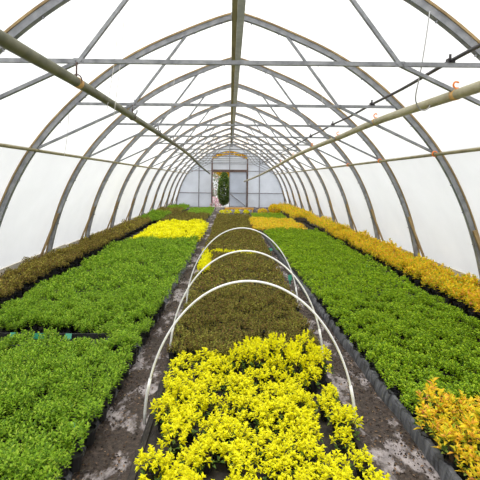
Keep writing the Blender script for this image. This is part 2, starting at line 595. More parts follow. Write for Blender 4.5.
def wob(pts, amp, n=6):
    """subdivide a polyline smoothly"""
    out = []
    pts = [Vector(p) for p in pts]
    Q = [pts[0] * 2 - pts[1]] + pts + [pts[-1] * 2 - pts[-2]]
    for i in range(1, len(Q) - 2):
        p0, p1, p2, p3 = Q[i - 1:i + 3]
        for j in range(n):
            t = j / n
            out.append(0.5 * (2 * p1 + (p2 - p0) * t + (2 * p0 - 5 * p1 + 4 * p2 - p3) * t * t + (3 * p1 - 3 * p2 + p3 - p0) * t ** 3))
    out.append(pts[-1])
    return out


def pipe(name, pts, r, mat, label, cat, n=12):
    mb = MB()
    mb.tube(wob(pts, 0), r, n)
    return tag(mb.build(name, mat, None, True), label, cat)


lp = root('hanging_pipe', (-1.40, 2, 2.53), 'thick olive green pipe hung along the left side of the roof', 'pipe')
mb = MB()
pl = [(-1.40, 1.0, 2.49), (-1.40, 2.4, 2.505), (-1.40, 3.5, 2.53), (-1.41, 5.5, 2.55), (-1.41, 9.6, 2.55), (-1.40, 13.5, 2.48), (-1.39, 17.7, 2.31), (-1.27, 23.6, 2.06)]
mb.tube(wob(pl, 0), 0.043, 16)
mb.build('pipe', M['pipe_olive'], lp, True)
mb = MB()
mb.tube([(-1.40, 3.43, 2.53), (-1.40, 3.51, 2.53)], 0.0455, 14)
mb.build('rusty_band', M['orange_tape'], lp, True)
for k in (0, 1, 2, 3, 4):
    y = rib_y(k)
    mb = MB()
    mb.tube([(-1.40, y - .03, 2.70), (-1.40, y - .03, 2.575)], 0.008, 6)
    mb.tube([(-1.40 + .047 * math.cos(a), y - .03, 2.545 + .049 * math.sin(a)) for a in np.linspace(-.5, 6.0, 16)], 0.006, 6)
    h = mb.build('pipe_hanger', M['post'], lp)

for k, (px, py) in ((1, (133, 112)), (2, (157.5, 131.5))):
    c = at(px, py, rib_y(k) - .06)
    mb = MB()
    mb.tube([c + Vector((.045 * math.cos(a), 0, .055 * math.sin(a))) for a in np.linspace(0.9, 6.6, 18)], 0.010, 6)
    mb.tube([c + Vector((0, 0, .05)), c + Vector((0, 0.03, .16))], 0.009, 6)
    tag(mb.build('shackle', M['steel'], None, True), 'small open metal ring hung beside the olive pipe at the %s truss' % ORD[k], 'shackle', 'metal rings by the olive pipe')

rp = root('heating_pipe', (1.88, 2, 2.48), 'thick tan pipe resting on the right roof struts with orange clips', 'pipe')
pr = [(1.80, 1.0, 2.38), (1.84, 2.4, 2.42), (1.88, 3.47, 2.46), (1.90, 5.44, 2.51), (1.92, 7.4, 2.50), (1.86, 9.4, 2.47), (1.74, 12.2, 2.37), (1.50, 17.0, 2.08), (1.15, 21.0, 1.82), (0.78, 23.8, 1.62)]
mb = MB()
prs = wob(pr, 0)
mb.tube(prs, 0.045, 16)
mb.build('pipe', M['pipe_tan'], rp, True)
clip_at = [(k, rib_y(k)) for k in range(6)]
for k, y in clip_at:
    i = min(range(len(prs)), key=lambda j: abs(prs[j].y - y))
    c = prs[i]
    t = (prs[min(i + 1, len(prs) - 1)] - prs[i - 1]).normalized()
    cr = root('pipe_clip', tuple(c), 'orange hook clip on the tan pipe, %s from the viewer' % ORD[k], 'clip', 'orange clips on the tan pipe')
    mb = MB()
    mb.tube([c - t * .03, c + t * .03], 0.0475, 16)
    mb.build('band', M['orange_tape'], cr, True)
    mb = MB()
    cc = c + Vector((0.0, -0.01, 0.082))
    mb.tube([cc + Vector((.026 * math.cos(a), 0, .028 * math.sin(a))) for a in np.linspace(0.7, 5.3, 18)] + [c + Vector((.012, 0, .044))], 0.0085, 8)
    mb.build('hook', M['orange'], cr, True)

zl = LOWZ - 0.02
for s, nm in ((-1, 'left'), (1, 'right')):
    x = s * (half_at(zl) - 0.085)
    mb = MB()
    mb.tube([(x, y, zl) for y in np.linspace(YBACK + .1, YEND - .1, 30)], 0.022, 10)
    p = mb.build('side_purlin', M['purlin'], None, True)
    PUR = p
    tag(p, 'thin tan purlin pipe running along the %s wall below the roof struts' % nm, 'purlin', 'side purlins')
for k in range(4):
    y = rib_y(k)
    x = half_at(zl) - 0.085
    mb = MB()
    mb.tube([(x + .032 * math.cos(a), y - .06, zl + .01 + .034 * math.sin(a)) for a in np.linspace(0.3, 5.2, 14)], 0.009, 6)
    c = mb.build('orange_clip', M['orange'], PUR, True)
    c['label'] = 'small orange clip'

hz = NODE[1] + 0.035
hp = root('irrigation_hose', (1.85, 2, hz), 'dark hose lying over the tie bars on the right', 'hose')
mb = MB()
hpts = []
for k in range(-1, 12):
    y = rib_y(k)
    hpts.append((1.83 + 0.02 * math.sin(k * 1.7), y, hz))
    if k < 11:
        hpts.append((1.83 + 0.02 * math.sin(k * 1.7 + .8), y + BAY / 2, hz - 0.012))
mb.tube(wob(hpts, 0, 4), 0.017, 8)
mb.build('hose', M['hose'], hp, True)
for k in range(0, 6):
    y = rib_y(k)
    mb = MB()
    mb.box((1.83 + 0.02 * math.sin(k * 1.7), y - .005, hz), (0.06, 0.045, 0.038))
    mb.tube([(1.83 + 0.02 * math.sin(k * 1.7), y, hz + .02), (1.83 + 0.02 * math.sin(k * 1.7), y, hz + .06)], 0.012, 6)
    mb.build('hose_fitting', M['hose'], hp)

# cables and strings that hang from the roof
a = at(428, 9, 3.44)
mb = MB()
cab = [a, at(424, 40, 3.46), at(419, 72, 3.52), at(415, 92, 3.6), at(415.5, 101, 3.72), at(419, 107, 3.8), at(425, 108, 3.82), at(429, 104, 3.86), at(427, 100, 3.9)]
mb.tube(wob(cab, 0, 5), 0.0055, 6)
tag(mb.build('hanging_cable', M['wire'], None, True), 'grey cable hanging from the roof and looped under the tan pipe', 'cable')
for i, (p0, p1, d, lab) in enumerate([
        ((118, 8), (106, 112), 4.25, 'pale string hanging past the olive pipe, nearest the left wall'),
        ((123, 8), (113, 118), 4.2, 'pale string hanging past the olive pipe, just beside another string'),
        ((175, 44), (170, 112), 5.5, 'pale string hanging between the second and third trusses left of the ridge'),
        ((316, 60), (322, 106), 5.5, 'pale string hanging from the second truss right of the ridge'),
        ((68, 115), (64, 158), 5.5, 'pale string hanging below the second truss near the left wall')]):
    a, b_ = at(*p0, d), at(*p1, d)
    b_.x = a.x + (b_.x - a.x)
    zt = z_at(a.x, 0.03)
    a.z = min(a.z, zt)
    mb = MB()
    mid = (a + b_) / 2 + Vector((0.012, 0, 0))
    mb.tube(wob([a, mid, b_], 0, 5), 0.0035, 5)
    tag(mb.build('hanging_string', M['twine'], None, True), lab, 'string', 'strings hanging from the roof')

# ------------------------------------------------------------------ white hoops
def hoop(d_l, xl, d_r, xr, top, label):
    y = (d_l + d_r) / 2
    cx = (xl + xr) / 2
    r = root('hoop', (cx, y, 0), label, 'hoop', 'white hoops over the centre bed')
    hw = (xr - xl) / 2
    leg_h = 0.0
    pts = []
    for t in np.linspace(0.0, math.pi, 61):
        c, s_ = math.cos(t), math.sin(t)
        k = 1.0
        x = -hw * c
        z = leg_h + (top - leg_h) * s_
        pts.append((cx + x * (1 - 0.0), y + (d_r - d_l) / 2 * (x / hw), z))
    mb = MB()
    mb.tube(pts, 0.0078, 10)
    mb.build('arc_pipe', M['white_pvc'], r, True)
    for s_, x in ((-1, xl), (1, xr)):
        yy = y + s_ * (d_r - d_l) / 2
        mb = MB()
        mb.tube([(cx + s_ * hw * math.sqrt(1 - (z / top) ** 2), yy, z) for z in (0, .08, .16, .24, .32)], 0.0105, 10)
        mb.build('leg', M['white_sleeve'], r, True)


hoop(2.77, -0.645, 2.70, 0.795, 1.01, 'white pipe hoop nearest the viewer, over the front yellow plants')
hoop(3.80, -0.625, 3.72, 0.81, 1.035, 'white pipe hoop in the middle, over the start of the brown seedlings')
hoop(5.25, -0.625, 5.19, 0.83, 1.075, 'white pipe hoop farthest from the viewer, over the brown seedlings')

# ------------------------------------------------------------------ beds: liners, edgings
def liner(name, x0, x1, y0, y1, label):
    mb = MB()
    mb.box(((x0 + x1) / 2, (y0 + y1) / 2, 0.006), (x1 - x0, y1 - y0, 0.012))
    o = mb.build(name, M['liner'])
    return struct(o, label)


def right_edge(y):      # inner face of the right edging: the right walkway narrows away from the viewer
    return float(np.interp(y, [0, 2.3, 7, 12.8, 16, 22], [1.17, 1.155, 1.03, 0.93, 0.88, 0.80]))


def left_edge(y):
    return float(np.interp(y, [0, 3, 5, 8, 14, 22], [-0.965, -0.955, -0.935, -0.885, -0.90, -0.87]))


liner('floor_liner', -3.45, -1.0, 1.0, 22.5, 'dark liner under the left beds')
liner('floor_liner', -0.63, 0.79, 1.0, 19.5, 'dark liner under the centre bed')
mb = MB()
ysl = np.linspace(1.0, 22.5, 40)
mb.add([(right_edge(y) + .02, y, .012) for y in ysl] + [(3.45, y, .012) for y in ysl], [(i, i + 40, i + 41, i + 1) for i in range(39)])
struct(mb.build('floor_liner', M['liner']), 'dark liner under the right beds')


def edging(fx, y0, y1, h, sgn, label, seed, mat='fabric', step=0.06, thick=0.022):
    rg = random.Random(seed)
    mb = MB()
    n = int((y1 - y0) / step)
    rows = 5
    vs, fs = [], []
    ph = rg.random() * 6
    lean = 0.0
    for i in range(n + 1):
        y = y0 + (y1 - y0) * i / n
        hh = h * (1 + 0.07 * math.sin(y * 2.3 + ph) + 0.05 * rg.uniform(-1, 1))
        fold = rg.uniform(-1, 1)
        for j in range(rows):
            t = j / (rows - 1)
            x = fx(y) + sgn * 0.03 * (t ** 2) + 0.016 * fold * math.sin(3 * t + 1.2 * fold) + 0.006 * math.sin(y * 7 + ph)
            vs.append((x, y, hh * t))
        for j in range(rows):
            t = 1 - j / (rows - 1)
            x = fx(y) + sgn * (0.03 * (t ** 2) + thick)
            vs.append((x, y, hh * t * (0.99 if j == 0 else 1)))
    R = rows * 2
    for i in range(n):
        for j in range(R - 1):
            fs.append((i * R + j, i * R + j + 1, (i + 1) * R + j + 1, (i + 1) * R + j))
    fs += [tuple(range(R - 1, -1, -1)), tuple(n * R + j for j in range(R))]
    mb.add(vs, fs)
    return tag(mb.build('edging_strip', M[mat]), label, 'edging', 'fabric edgings beside the walkways')


edging(right_edge, 1.2, 15.0, 0.09, 1, 'wrinkled grey fabric edging between the right walkway and the green bed', 1)
edging(left_edge, 1.2, 15.0, 0.06, -1, 'dark grey fabric edging between the left walkway and the green bed', 2)
edging(lambda y: 0.80, 1.2, 3.4, 0.035, -1, 'low grey edging on the right side of the front yellow plants', 3, 'liner')
edging(lambda y: -0.635, 1.2, 3.4, 0.03, 1, 'low dark edging on the left side of the front yellow plants', 4, 'liner')

# ------------------------------------------------------------------ plants
def leaf_cloud(rg, shoots, per, rad, h0, h1, ll, lw, elev=(0.15, 1.1), drop=0.5, spread=0.35, shoot_len=0.05, fold=0.35):
    """numpy arrays of leaf quads gathered on upright shoots: 4 verts, 2 triangles for each leaf."""
    V = []
    for i in range(shoots):
        u = (i + rg.random()) / shoots
        r = rad * math.sqrt(u)
        a = i * 2.39996 + rg.uniform(-.4, .4)
        tip = Vector((r * math.cos(a), r * math.sin(a), 0))
        q = r / rad
        zt = h1 - (h1 - h0) * drop * q * q + rg.uniform(-1, 1) * (h1 - h0) * 0.16
        ax = Vector((math.cos(a) * spread * q, math.sin(a) * spread * q, 1)).normalized()
        for j in range(per):
            f = j / max(1, per - 1)
            p = tip + Vector((0, 0, zt)) - ax * (shoot_len * (1 - f))
            az = j * 2.39996 + a + rg.uniform(-.5, .5)
            el = elev[0] + (elev[1] - elev[0]) * f + rg.uniform(-.25, .25)
            d = Vector((math.cos(az) * math.cos(el), math.sin(az) * math.cos(el), math.sin(el)))
            d = (d + ax * 0.15).normalized()
            s = Vector((-math.sin(az), math.cos(az), rg.uniform(-.3, .3))).normalized()
            n = d.cross(s).normalized()
            L = ll * rg.uniform(.7, 1.2) * (1 - 0.3 * f)
            W = lw * rg.uniform(.8, 1.2)
            if n.z < 0:
                n = -n
            m_ = p + d * L * 0.45
            V += [p, m_ + s * W / 2 + n * W * fold, p + d * L - n * L * 0.12, m_ - s * W / 2 + n * W * fold]
    return np.array([tuple(v) for v in V], dtype=np.float64)


def cloud_mesh(name, V, mat):
    n = len(V) // 4
    me = bpy.data.meshes.new(name)
    me.vertices.add(len(V))
    me.vertices.foreach_set('co', V.astype(np.float32).ravel())
    b0 = np.arange(n)[:, None] * 4
    tri = np.concatenate([b0 + np.array([[0, 1, 2]]), b0 + np.array([[0, 2, 3]])], 1).reshape(-1, 3)
    me.loops.add(tri.size)
    me.loops.foreach_set('vertex_index', tri.astype(np.int32).ravel())
    me.polygons.add(len(tri))
    me.polygons.foreach_set('loop_start', (np.arange(len(tri)) * 3).astype(np.int32))
    me.polygons.foreach_set('loop_total', np.full(len(tri), 3, np.int32))
    me.materials.append(mat)
    me.update(calc_edges=True)
    return me


def xform(V, x, y, z, rz, sc, sz):
    c, s = math.cos(rz) * sc, math.sin(rz) * sc
    out = np.empty_like(V)
    out[:, 0] = V[:, 0] * c - V[:, 1] * s + x
    out[:, 1] = V[:, 0] * s + V[:, 1] * c + y
    out[:, 2] = V[:, 2] * sc * sz + z
    return out


def pot_mesh(w=0.085, h=0.10):
    mb = MB()
    n = 10
    rings = [(w * .36, 0.012), (w * .47, h * .86), (w * .52, h * .86), (w * .52, h), (w * .47, h), (w * .45, h * .8), (0.001, h * .8)]
    vs, fs = [], []
    for r_, z in rings:
        vs += [(r_ * math.cos(2 * math.pi * j / n), r_ * math.sin(2 * math.pi * j / n), z) for j in range(n)]
    for i in range(len(rings) - 1):
        for j in range(n):
            k = (j + 1) % n
            fs.append((i * n + j, i * n + k, i * n + n + k, i * n + n + j))
    fs.append(tuple(range(n - 1, -1, -1)))
    mb.add(vs, fs)
    return mb.mesh('pot', M['black_plastic'])


POT = pot_mesh()


def stem_mesh(h, n, rad, seed):
    rg = random.Random(seed)
    mb = MB()
    for i in range(n):
        a = i * 2.4
        r_ = rad * rg.uniform(.3, .8)
        mb.tube([(0.005 * math.cos(a), 0.005 * math.sin(a), 0.07), (r_ * .5 * math.cos(a), r_ * .5 * math.sin(a), h * .6), (r_ * math.cos(a), r_ * math.sin(a), h * .93)], [0.003, 0.0025, 0.0015], 4)
    return mb.mesh('stem', M['stem'])


def in_frame(x, y, z):
    if y < 0.5:
        return False
    a, b_ = px_of(x, y, z)
    return 2 < a < 478 and 0 < b_ < 477


def bumps(x, y, s=1.0, seed=0):
    return 0.5 * math.sin(x * 5.1 * s + y * 2.3 * s + seed) + 0.5 * math.sin(x * 2.7 * s - y * 3.9 * s + 1.7 * seed)


def grid(x0, x1, y0, y1, sp, rg, jit=0.25, keep=None):
    out = []
    ny = max(1, int(round((y1 - y0) / sp)))
    for j in range(ny):
        y = y0 + (j + .5) * (y1 - y0) / ny
        a = x0(y) if callable(x0) else x0
        b_ = x1(y) if callable(x1) else x1
        nx = max(1, int(round((b_ - a) / sp)))
        for i in range(nx):
            x = a + (i + .5 + (0.25 if j % 2 else -.25)) * (b_ - a) / nx
            xx, yy = x + rg.uniform(-jit, jit) * sp, y + rg.uniform(-jit, jit) * sp
            xx = min(max(xx, a + 0.03), b_ - 0.03)
            if keep is None or keep(xx, yy):
                out.append((xx, yy))
    return out


def plant_bed(kind, spots, hi, lo, mat, seed, n_things, label, cat, group, stuff_name, stuff_label, z0=0.012, sc=(0.85, 1.15), sz=(0.85, 1.12), wave=0.12, pots=0, under=None, stems=None, tall=None, force=False):
    """the n_things nearest plants in view are objects of their own, the rest of the bed is one mass."""
    rg = random.Random(seed)
    vis = [p for p in spots if in_frame(p[0], p[1], z0 + 0.16)]
    vis.sort(key=lambda p: p[1])
    own = set(vis[:n_things])
    hi_me = [cloud_mesh('foliage', V, mat) for V in hi]
    un_me = [cloud_mesh('lower_leaves', V, M['leaf_under']) for V in under] if under else None
    chunks, npot = [], 0
    for p in sorted(spots, key=lambda q: q[1]):
        x, y = p
        rz, s_, t_ = rg.uniform(0, 6.28), rg.uniform(*sc), rg.uniform(*sz) * (1 + wave * bumps(x, y, 1.0, seed))
        if tall:
            t_ *= tall(x, y)
        i = rg.randrange(len(hi))
        if p in own:
            if npot < max(pots, 400):
                npot += 1
                r = root(kind, (x, y, z0), label, cat, group)
                r.rotation_euler.z = rz
                r.scale = (s_, s_, s_ * t_)
                fo = bpy.data.objects.new('foliage', hi_me[i])
                COL.objects.link(fo)
                fo.parent = r
                po = bpy.data.objects.new('pot', POT)
                COL.objects.link(po)
                po.parent = r
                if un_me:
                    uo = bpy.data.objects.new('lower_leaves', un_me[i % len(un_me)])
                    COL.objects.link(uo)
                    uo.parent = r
                if stems:
                    so = bpy.data.objects.new('stem', stems[i % len(stems)])
                    COL.objects.link(so)
                    so.parent = r
            else:
                o = bpy.data.objects.new(kind, hi_me[i])
                COL.objects.link(o)
                o.location = (x, y, z0)
                o.rotation_euler.z = rz
                o.scale = (s_, s_, s_ * t_)
                tag(o, label, cat, group)
        else:
            V = hi[i] if y < 5.2 else lo[i % len(lo)]
            chunks.append(xform(V, x, y, z0, rz, s_, t_))
    if chunks:
        o = link(stuff_name, cloud_mesh(stuff_name, np.concatenate(chunks), mat))
        tag(o, stuff_label, 'plants', None, 'stuff')


rg = random.Random(11)
mk = lambda n, s0, **kw: [leaf_cloud(random.Random(s0 + i), **kw) for i in range(n)]

# feathery green plants, left bed (one cross gap)
def gap(x, y):
    return not (3.68 < y < 4.00 and -2.62 < x < -1.27)


spots = grid(-2.63, lambda y: left_edge(y) + 0.04, 1.3, 9.95, 0.108, rg, 0.28, gap)
g_hi = mk(6, 100, shoots=17, per=12, rad=0.078, h0=0.16, h1=0.25, ll=0.030, lw=0.012, elev=(-0.1, 0.8), shoot_len=0.055)
g_lo = mk(6, 150, shoots=9, per=7, rad=0.075, h0=0.15, h1=0.25, ll=0.040, lw=0.020, elev=(0.0, 1.0), shoot_len=0.055)
plant_bed('feathery_green_plant', spots, g_hi, g_lo, M['leaf_green'], 21, 290, 'bright green feathery bedding plant in the wide left bed', 'plant', 'feathery green plants in the left bed',
          'feathery_green_foliage', 'bright green feathery foliage filling the left bed farther back', pots=290, wave=0.16)

# lime green plants, right bed
spots = grid(lambda y: right_edge(y) + 0.03, 2.60, 1.3, 12.2, 0.105, rg, 0.28, lambda x, y: not (y < 2.74 + 0.06 * math.sin(x * 9) and x > right_edge(y)))
l_hi = mk(6, 200, shoots=15, per=11, rad=0.074, h0=0.15, h1=0.215, ll=0.025, lw=0.016, elev=(-0.1, 0.7), shoot_len=0.04)
l_lo = mk(6, 250, shoots=9, per=6, rad=0.072, h0=0.14, h1=0.215, ll=0.034, lw=0.024, elev=(0.0, 0.9), shoot_len=0.04)
plant_bed('lime_green_plant', spots, l_hi, l_lo, M['leaf_lime'], 22, 290, 'compact lime green bedding plant in the wide right bed', 'plant', 'lime green plants in the right bed',
          'lime_green_foliage', 'lime green foliage filling the right bed farther back', pots=290, wave=0.10)

# yellow plants: front of the centre bed
def keep_front(x, y):
    if y < 2.35 and abs(x) < 0.4:
        return rg.random() < 0.97
    if y < 2.55 and x < -0.40:
        return rg.random() < 0.45
    if y < 2.9 and x > 0.45:
        return rg.random() < 0.7
    return rg.random() < 0.95


rg = random.Random(12)
yfront = grid(-0.53, 0.74, 1.65, 3.60, 0.122, rg, 0.33, keep_front)
y_hi = mk(7, 300, shoots=12, per=12, rad=0.090, h0=0.10, h1=0.185, ll=0.034, lw=0.016, elev=(-0.15, 0.8), shoot_len=0.04, drop=0.8, spread=0.8)
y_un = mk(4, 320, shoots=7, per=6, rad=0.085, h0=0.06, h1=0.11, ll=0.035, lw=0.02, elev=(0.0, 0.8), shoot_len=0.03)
y_st = [stem_mesh(0.17, 6, 0.08, s) for s in (1, 2, 3)]
y_lo = mk(5, 350, shoots=12, per=8, rad=0.095, h0=0.15, h1=0.27, ll=0.05, lw=0.028, elev=(-0.1, 1.1), shoot_len=0.06, drop=0.6)
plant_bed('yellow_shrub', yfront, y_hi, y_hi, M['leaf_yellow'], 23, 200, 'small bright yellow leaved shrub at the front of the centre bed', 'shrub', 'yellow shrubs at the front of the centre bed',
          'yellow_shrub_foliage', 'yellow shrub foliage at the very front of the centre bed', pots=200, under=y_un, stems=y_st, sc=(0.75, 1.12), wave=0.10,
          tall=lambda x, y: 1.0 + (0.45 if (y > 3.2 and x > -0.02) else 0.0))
# yellow block in the left bed, small patch in the centre bed, end of the centre bed
yblock = grid(-2.48, lambda y: left_edge(y) + 0.0, 10.0, 14.1, 0.195, rg, 0.3, lambda x, y: not (abs(x + 1.25) < 0.09 and y < 11.4))
plant_bed('yellow_shrub', yblock, [V * np.array([1.6, 1.6, 0.90]) for V in y_lo], y_lo, M['leaf_yellow'], 24, 400, 'bright yellow shrub in the solid yellow block of the left bed', 'shrub', 'yellow shrubs of the block in the left bed',
          'yellow_block_foliage', 'yellow foliage of the block', sc=(0.95, 1.15))
ypatch = [(-0.53 + 0.05 * (i % 2) + rg.uniform(-.02, .02), 6.7 + 0.105 * i + rg.uniform(-.03, .03)) for i in range(15)]
plant_bed('yellow_shrub', ypatch, y_lo, y_lo, M['leaf_yellow'], 25, 400, 'yellow shrub in the small strip beside the left walkway among brown seedlings', 'shrub', 'yellow shrubs in the strip among the seedlings',
          'yellow_patch_foliage', 'yellow foliage', sc=(0.8, 1.0))
yrow = [(-0.40 + 0.07 * i + rg.uniform(-.02, .02), 8.62 + rg.uniform(-.05, .05)) for i in range(13) if i not in (3, 7)]
plant_bed('yellow_sprig', yrow, [V * 0.80 for V in y_lo], y_lo, M['leaf_yellow'], 26, 400, 'tiny yellow sprig in the thin row across the brown seedlings', 'plant', 'yellow sprigs across the brown seedlings',
          'yellow_row_foliage', 'yellow foliage', sc=(0.7, 1.0))

# brown seedlings, centre bed
def brown_keep(x, y):
    if 6.55 < y < 8.3 and x < -0.43:
        return False
    if 8.42 < y < 8.78:
        return x > 0.5 or x < -0.45
    return not (y < 3.6 or (y < 3.75 and x > 0.0))


spots = grid(-0.62, 0.80, 3.45, 17.9, 0.098, rg, 0.28, brown_keep)
b_hi = mk(6, 400, shoots=16, per=9, rad=0.066, h0=0.11, h1=0.165, ll=0.023, lw=0.013, elev=(0.0, 0.9), shoot_len=0.045)
b_lo = mk(6, 450, shoots=9, per=5, rad=0.066, h0=0.10, h1=0.165, ll=0.034, lw=0.022, elev=(0.1, 1.1), shoot_len=0.04)
plant_bed('bronze_seedling', spots, b_hi, b_lo, M['leaf_brown'], 27, 290, 'small olive brown seedling in the dense centre bed', 'seedling', 'brown seedlings in the centre bed',
          'bronze_seedling_foliage', 'olive brown seedling foliage filling the centre bed to the far end', pots=290, wave=0.12)

# ochre seedlings, strip at the left wall; past the yellow block they spread over the left bed
spots = grid(-3.44, -2.86, 3.4, 14.3, 0.10, rg, 0.28)
o_hi = mk(6, 500, shoots=14, per=9, rad=0.068, h0=0.16, h1=0.25, ll=0.030, lw=0.015, elev=(0.0, 1.0), shoot_len=0.05)
o_lo = mk(6, 550, shoots=9, per=5, rad=0.07, h0=0.15, h1=0.25, ll=0.040, lw=0.024, elev=(0.1, 1.1), shoot_len=0.05)
plant_bed('ochre_seedling', spots, o_hi, o_lo, M['leaf_ochre'], 28, 290, 'ochre brown seedling in the narrow strip along the left wall', 'seedling', 'brown seedlings along the left wall',
          'ochre_seedling_foliage', 'ochre brown seedling foliage along the left wall farther back', pots=290, z0=0.055, wave=0.14)
spots = grid(-2.5, lambda y: left_edge(y) - .05, 14.2, 17.4, 0.125, rg, 0.28)
plant_bed('ochre', spots, o_lo, o_lo, M['leaf_brown'], 29, 0, '', '', '', 'russet_seedling_foliage', 'brown seedling foliage behind the yellow block in the left bed', z0=0.03)
spots = grid(-3.40, -2.62, 14.4, 17.4, 0.13, rg, 0.28)
spots2 = grid(-3.30, -2.35, 19.7, 23.0, 0.13, rg, 0.28)
plant_bed('olive', spots2, [V * 1.1 for V in g_lo], [V * 1.1 for V in g_lo], M['leaf_green'], 39, 0, '', '', '', 'corner_green_foliage', 'green foliage in the far left corner by the end wall', z0=0.0)
plant_bed('olive', spots, [V * 1.2 for V in g_lo], [V * 1.2 for V in g_lo], M['leaf_green'], 30, 0, '', '', '', 'moss_green_foliage', 'green foliage patch at the left wall beyond the ochre strip', z0=0.03)
spots = grid(-3.40, -2.3, 17.55, 19.5, 0.13, rg, 0.28)
plant_bed('ochre', spots, o_lo, o_lo, M['leaf_ochre'], 31, 0, '', '', '', 'dull_ochre_foliage', 'dull ochre foliage near the far left corner', z0=0.08)
spots = grid(-2.2, -0.95, 17.5, 22.5, 0.13, rg, 0.28)
plant_bed('green', spots, [V * np.array([1.25, 1.25, .62]) for V in g_lo], [V * np.array([1.25, 1.25, .62]) for V in g_lo], M['leaf_green'], 32, 0, '', '', '', 'far_green_foliage', 'bright green foliage at the far end of the left bed', z0=0.0)

# orange shrubs: front corner, strip at the right wall, block at the far end of the right bed
rg = random.Random(13)
front = grid(lambda y: right_edge(y) + 0.03, 2.1, 1.45, 2.76, 0.135, rg, 0.3)
q_hi = mk(6, 600, shoots=9, per=12, rad=0.088, h0=0.16, h1=0.30, ll=0.055, lw=0.021, elev=(-0.1, 1.1), shoot_len=0.065, drop=0.8, spread=0.7)
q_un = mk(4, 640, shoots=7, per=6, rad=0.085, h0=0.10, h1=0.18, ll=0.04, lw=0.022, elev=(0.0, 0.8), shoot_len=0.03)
q_lo = mk(6, 650, shoots=8, per=7, rad=0.10, h0=0.16, h1=0.31, ll=0.055, lw=0.030, elev=(-0.1, 1.1), shoot_len=0.065, drop=0.6, spread=0.6)
q_st = [stem_mesh(0.27, 6, 0.08, s) for s in (4, 5, 6)]
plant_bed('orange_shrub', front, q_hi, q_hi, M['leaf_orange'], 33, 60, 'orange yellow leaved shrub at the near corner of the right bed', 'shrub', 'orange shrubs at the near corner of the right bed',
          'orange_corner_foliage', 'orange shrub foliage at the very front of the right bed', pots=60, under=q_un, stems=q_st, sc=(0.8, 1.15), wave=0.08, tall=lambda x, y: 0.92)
strip = grid(2.82, 3.44, 3.4, 15.0, 0.135, rg, 0.3)
plant_bed('orange_shrub', strip, q_hi, q_lo, M['leaf_orange'], 34, 250, 'orange yellow shrub in the narrow strip along the right wall', 'shrub', 'orange shrubs along the right wall',
          'orange_strip_foliage', 'orange shrub foliage along the right wall farther back', pots=250, z0=0.05, sc=(0.8, 1.15), wave=0.12)
block = grid(lambda y: right_edge(y) - 0.22, 2.32, 12.3, 15.6, 0.15, rg, 0.28)
plant_bed('orange', block, q_lo, q_lo, M['leaf_orange'], 35, 0, '', '', '', 'orange_block_foliage', 'solid orange block of foliage at the far end of the lime green bed', sc=(0.9, 1.1), sz=(0.75, 0.85))
spots = grid(0.95, 2.35, 15.8, 19.0, 0.14, rg, 0.28)
plant_bed('green', spots, [V * np.array([1.25, 1.25, .75]) for V in l_lo], [V * np.array([1.25, 1.25, .75]) for V in l_lo], M['leaf_lime'], 36, 0, '', '', '', 'far_lime_foliage', 'green foliage strip behind the orange block in the right bed', z0=0.0)
spots = grid(2.45, 3.28, 15.75, 22.5, 0.16, rg, 0.28)
plant_bed('orange', spots, q_lo, q_lo, M['leaf_orange'], 37, 0, '', '', '', 'far_orange_foliage', 'orange foliage in the far right corner', sc=(1.0, 1.3), z0=0.03)


# taller orange shrub in the far right corner, plus a low one
def leafy_ball(name, c, rx, rz, n, ll, lw, mat, seed, top_taper=0.0):
    rg = np.random.default_rng(seed)
    a = rg.uniform(0, 2 * np.pi, n)
    t = rg.uniform(0, 1, n)
    el = np.arcsin(2 * t - 1)
    rr_ = rg.uniform(0.55, 1.0, n) ** 0.5
    z = np.sin(el) * rr_
    taper = 1 - top_taper * (z + 1) / 2
    x, y = np.cos(a) * np.cos(el) * rr_ * taper, np.sin(a) * np.cos(el) * rr_ * taper
    p = np.stack([c[0] + x * rx, c[1] + y * rx, c[2] + z * rz], 1)
    d = np.stack([x, y, z * .6 + 0.5], 1) + rg.normal(0, .5, (n, 3))
    d /= np.linalg.norm(d, axis=1)[:, None]
    s = np.cross(d, rg.normal(0, 1, (n, 3)))
    s /= np.linalg.norm(s, axis=1)[:, None]
    L = ll * rg.uniform(.7, 1.2, n)[:, None]
    V = np.stack([p, p + d * L * .45 + s * lw / 2, p + d * L, p + d * L * .45 - s * lw / 2], 1).reshape(-1, 3)
    return cloud_mesh(name, V, mat)


def bush(name, c, rx, rz, n, ll, lw, mat, seed, label, cat, trunk=0.02, taper=0.0, group=None):
    r = root(name, (c[0], c[1], 0), label, cat, group)
    link('foliage', leafy_ball('foliage', c, rx, rz, n, ll, lw, mat, seed, taper), r)
    mb = MB()
    mb.tube([(c[0], c[1], 0), (c[0] + .01, c[1], c[2])], [trunk, trunk * .6], 7)
    mb.build('stem', M['bark'], r)
    return r


bush('tall_orange_shrub', (2.12, 19.6, 0.27), 0.27, 0.25, 1100, 0.08, 0.045, M['leaf_orange'], 5, 'tall rounded orange shrub standing above the far right corner plants', 'shrub')
bush('low_orange_shrub', (1.55, 19.7, 0.15), 0.22, 0.14, 500, 0.07, 0.04, M['leaf_orange'], 6, 'low orange shrub left of the tall one in the far right corner', 'shrub')

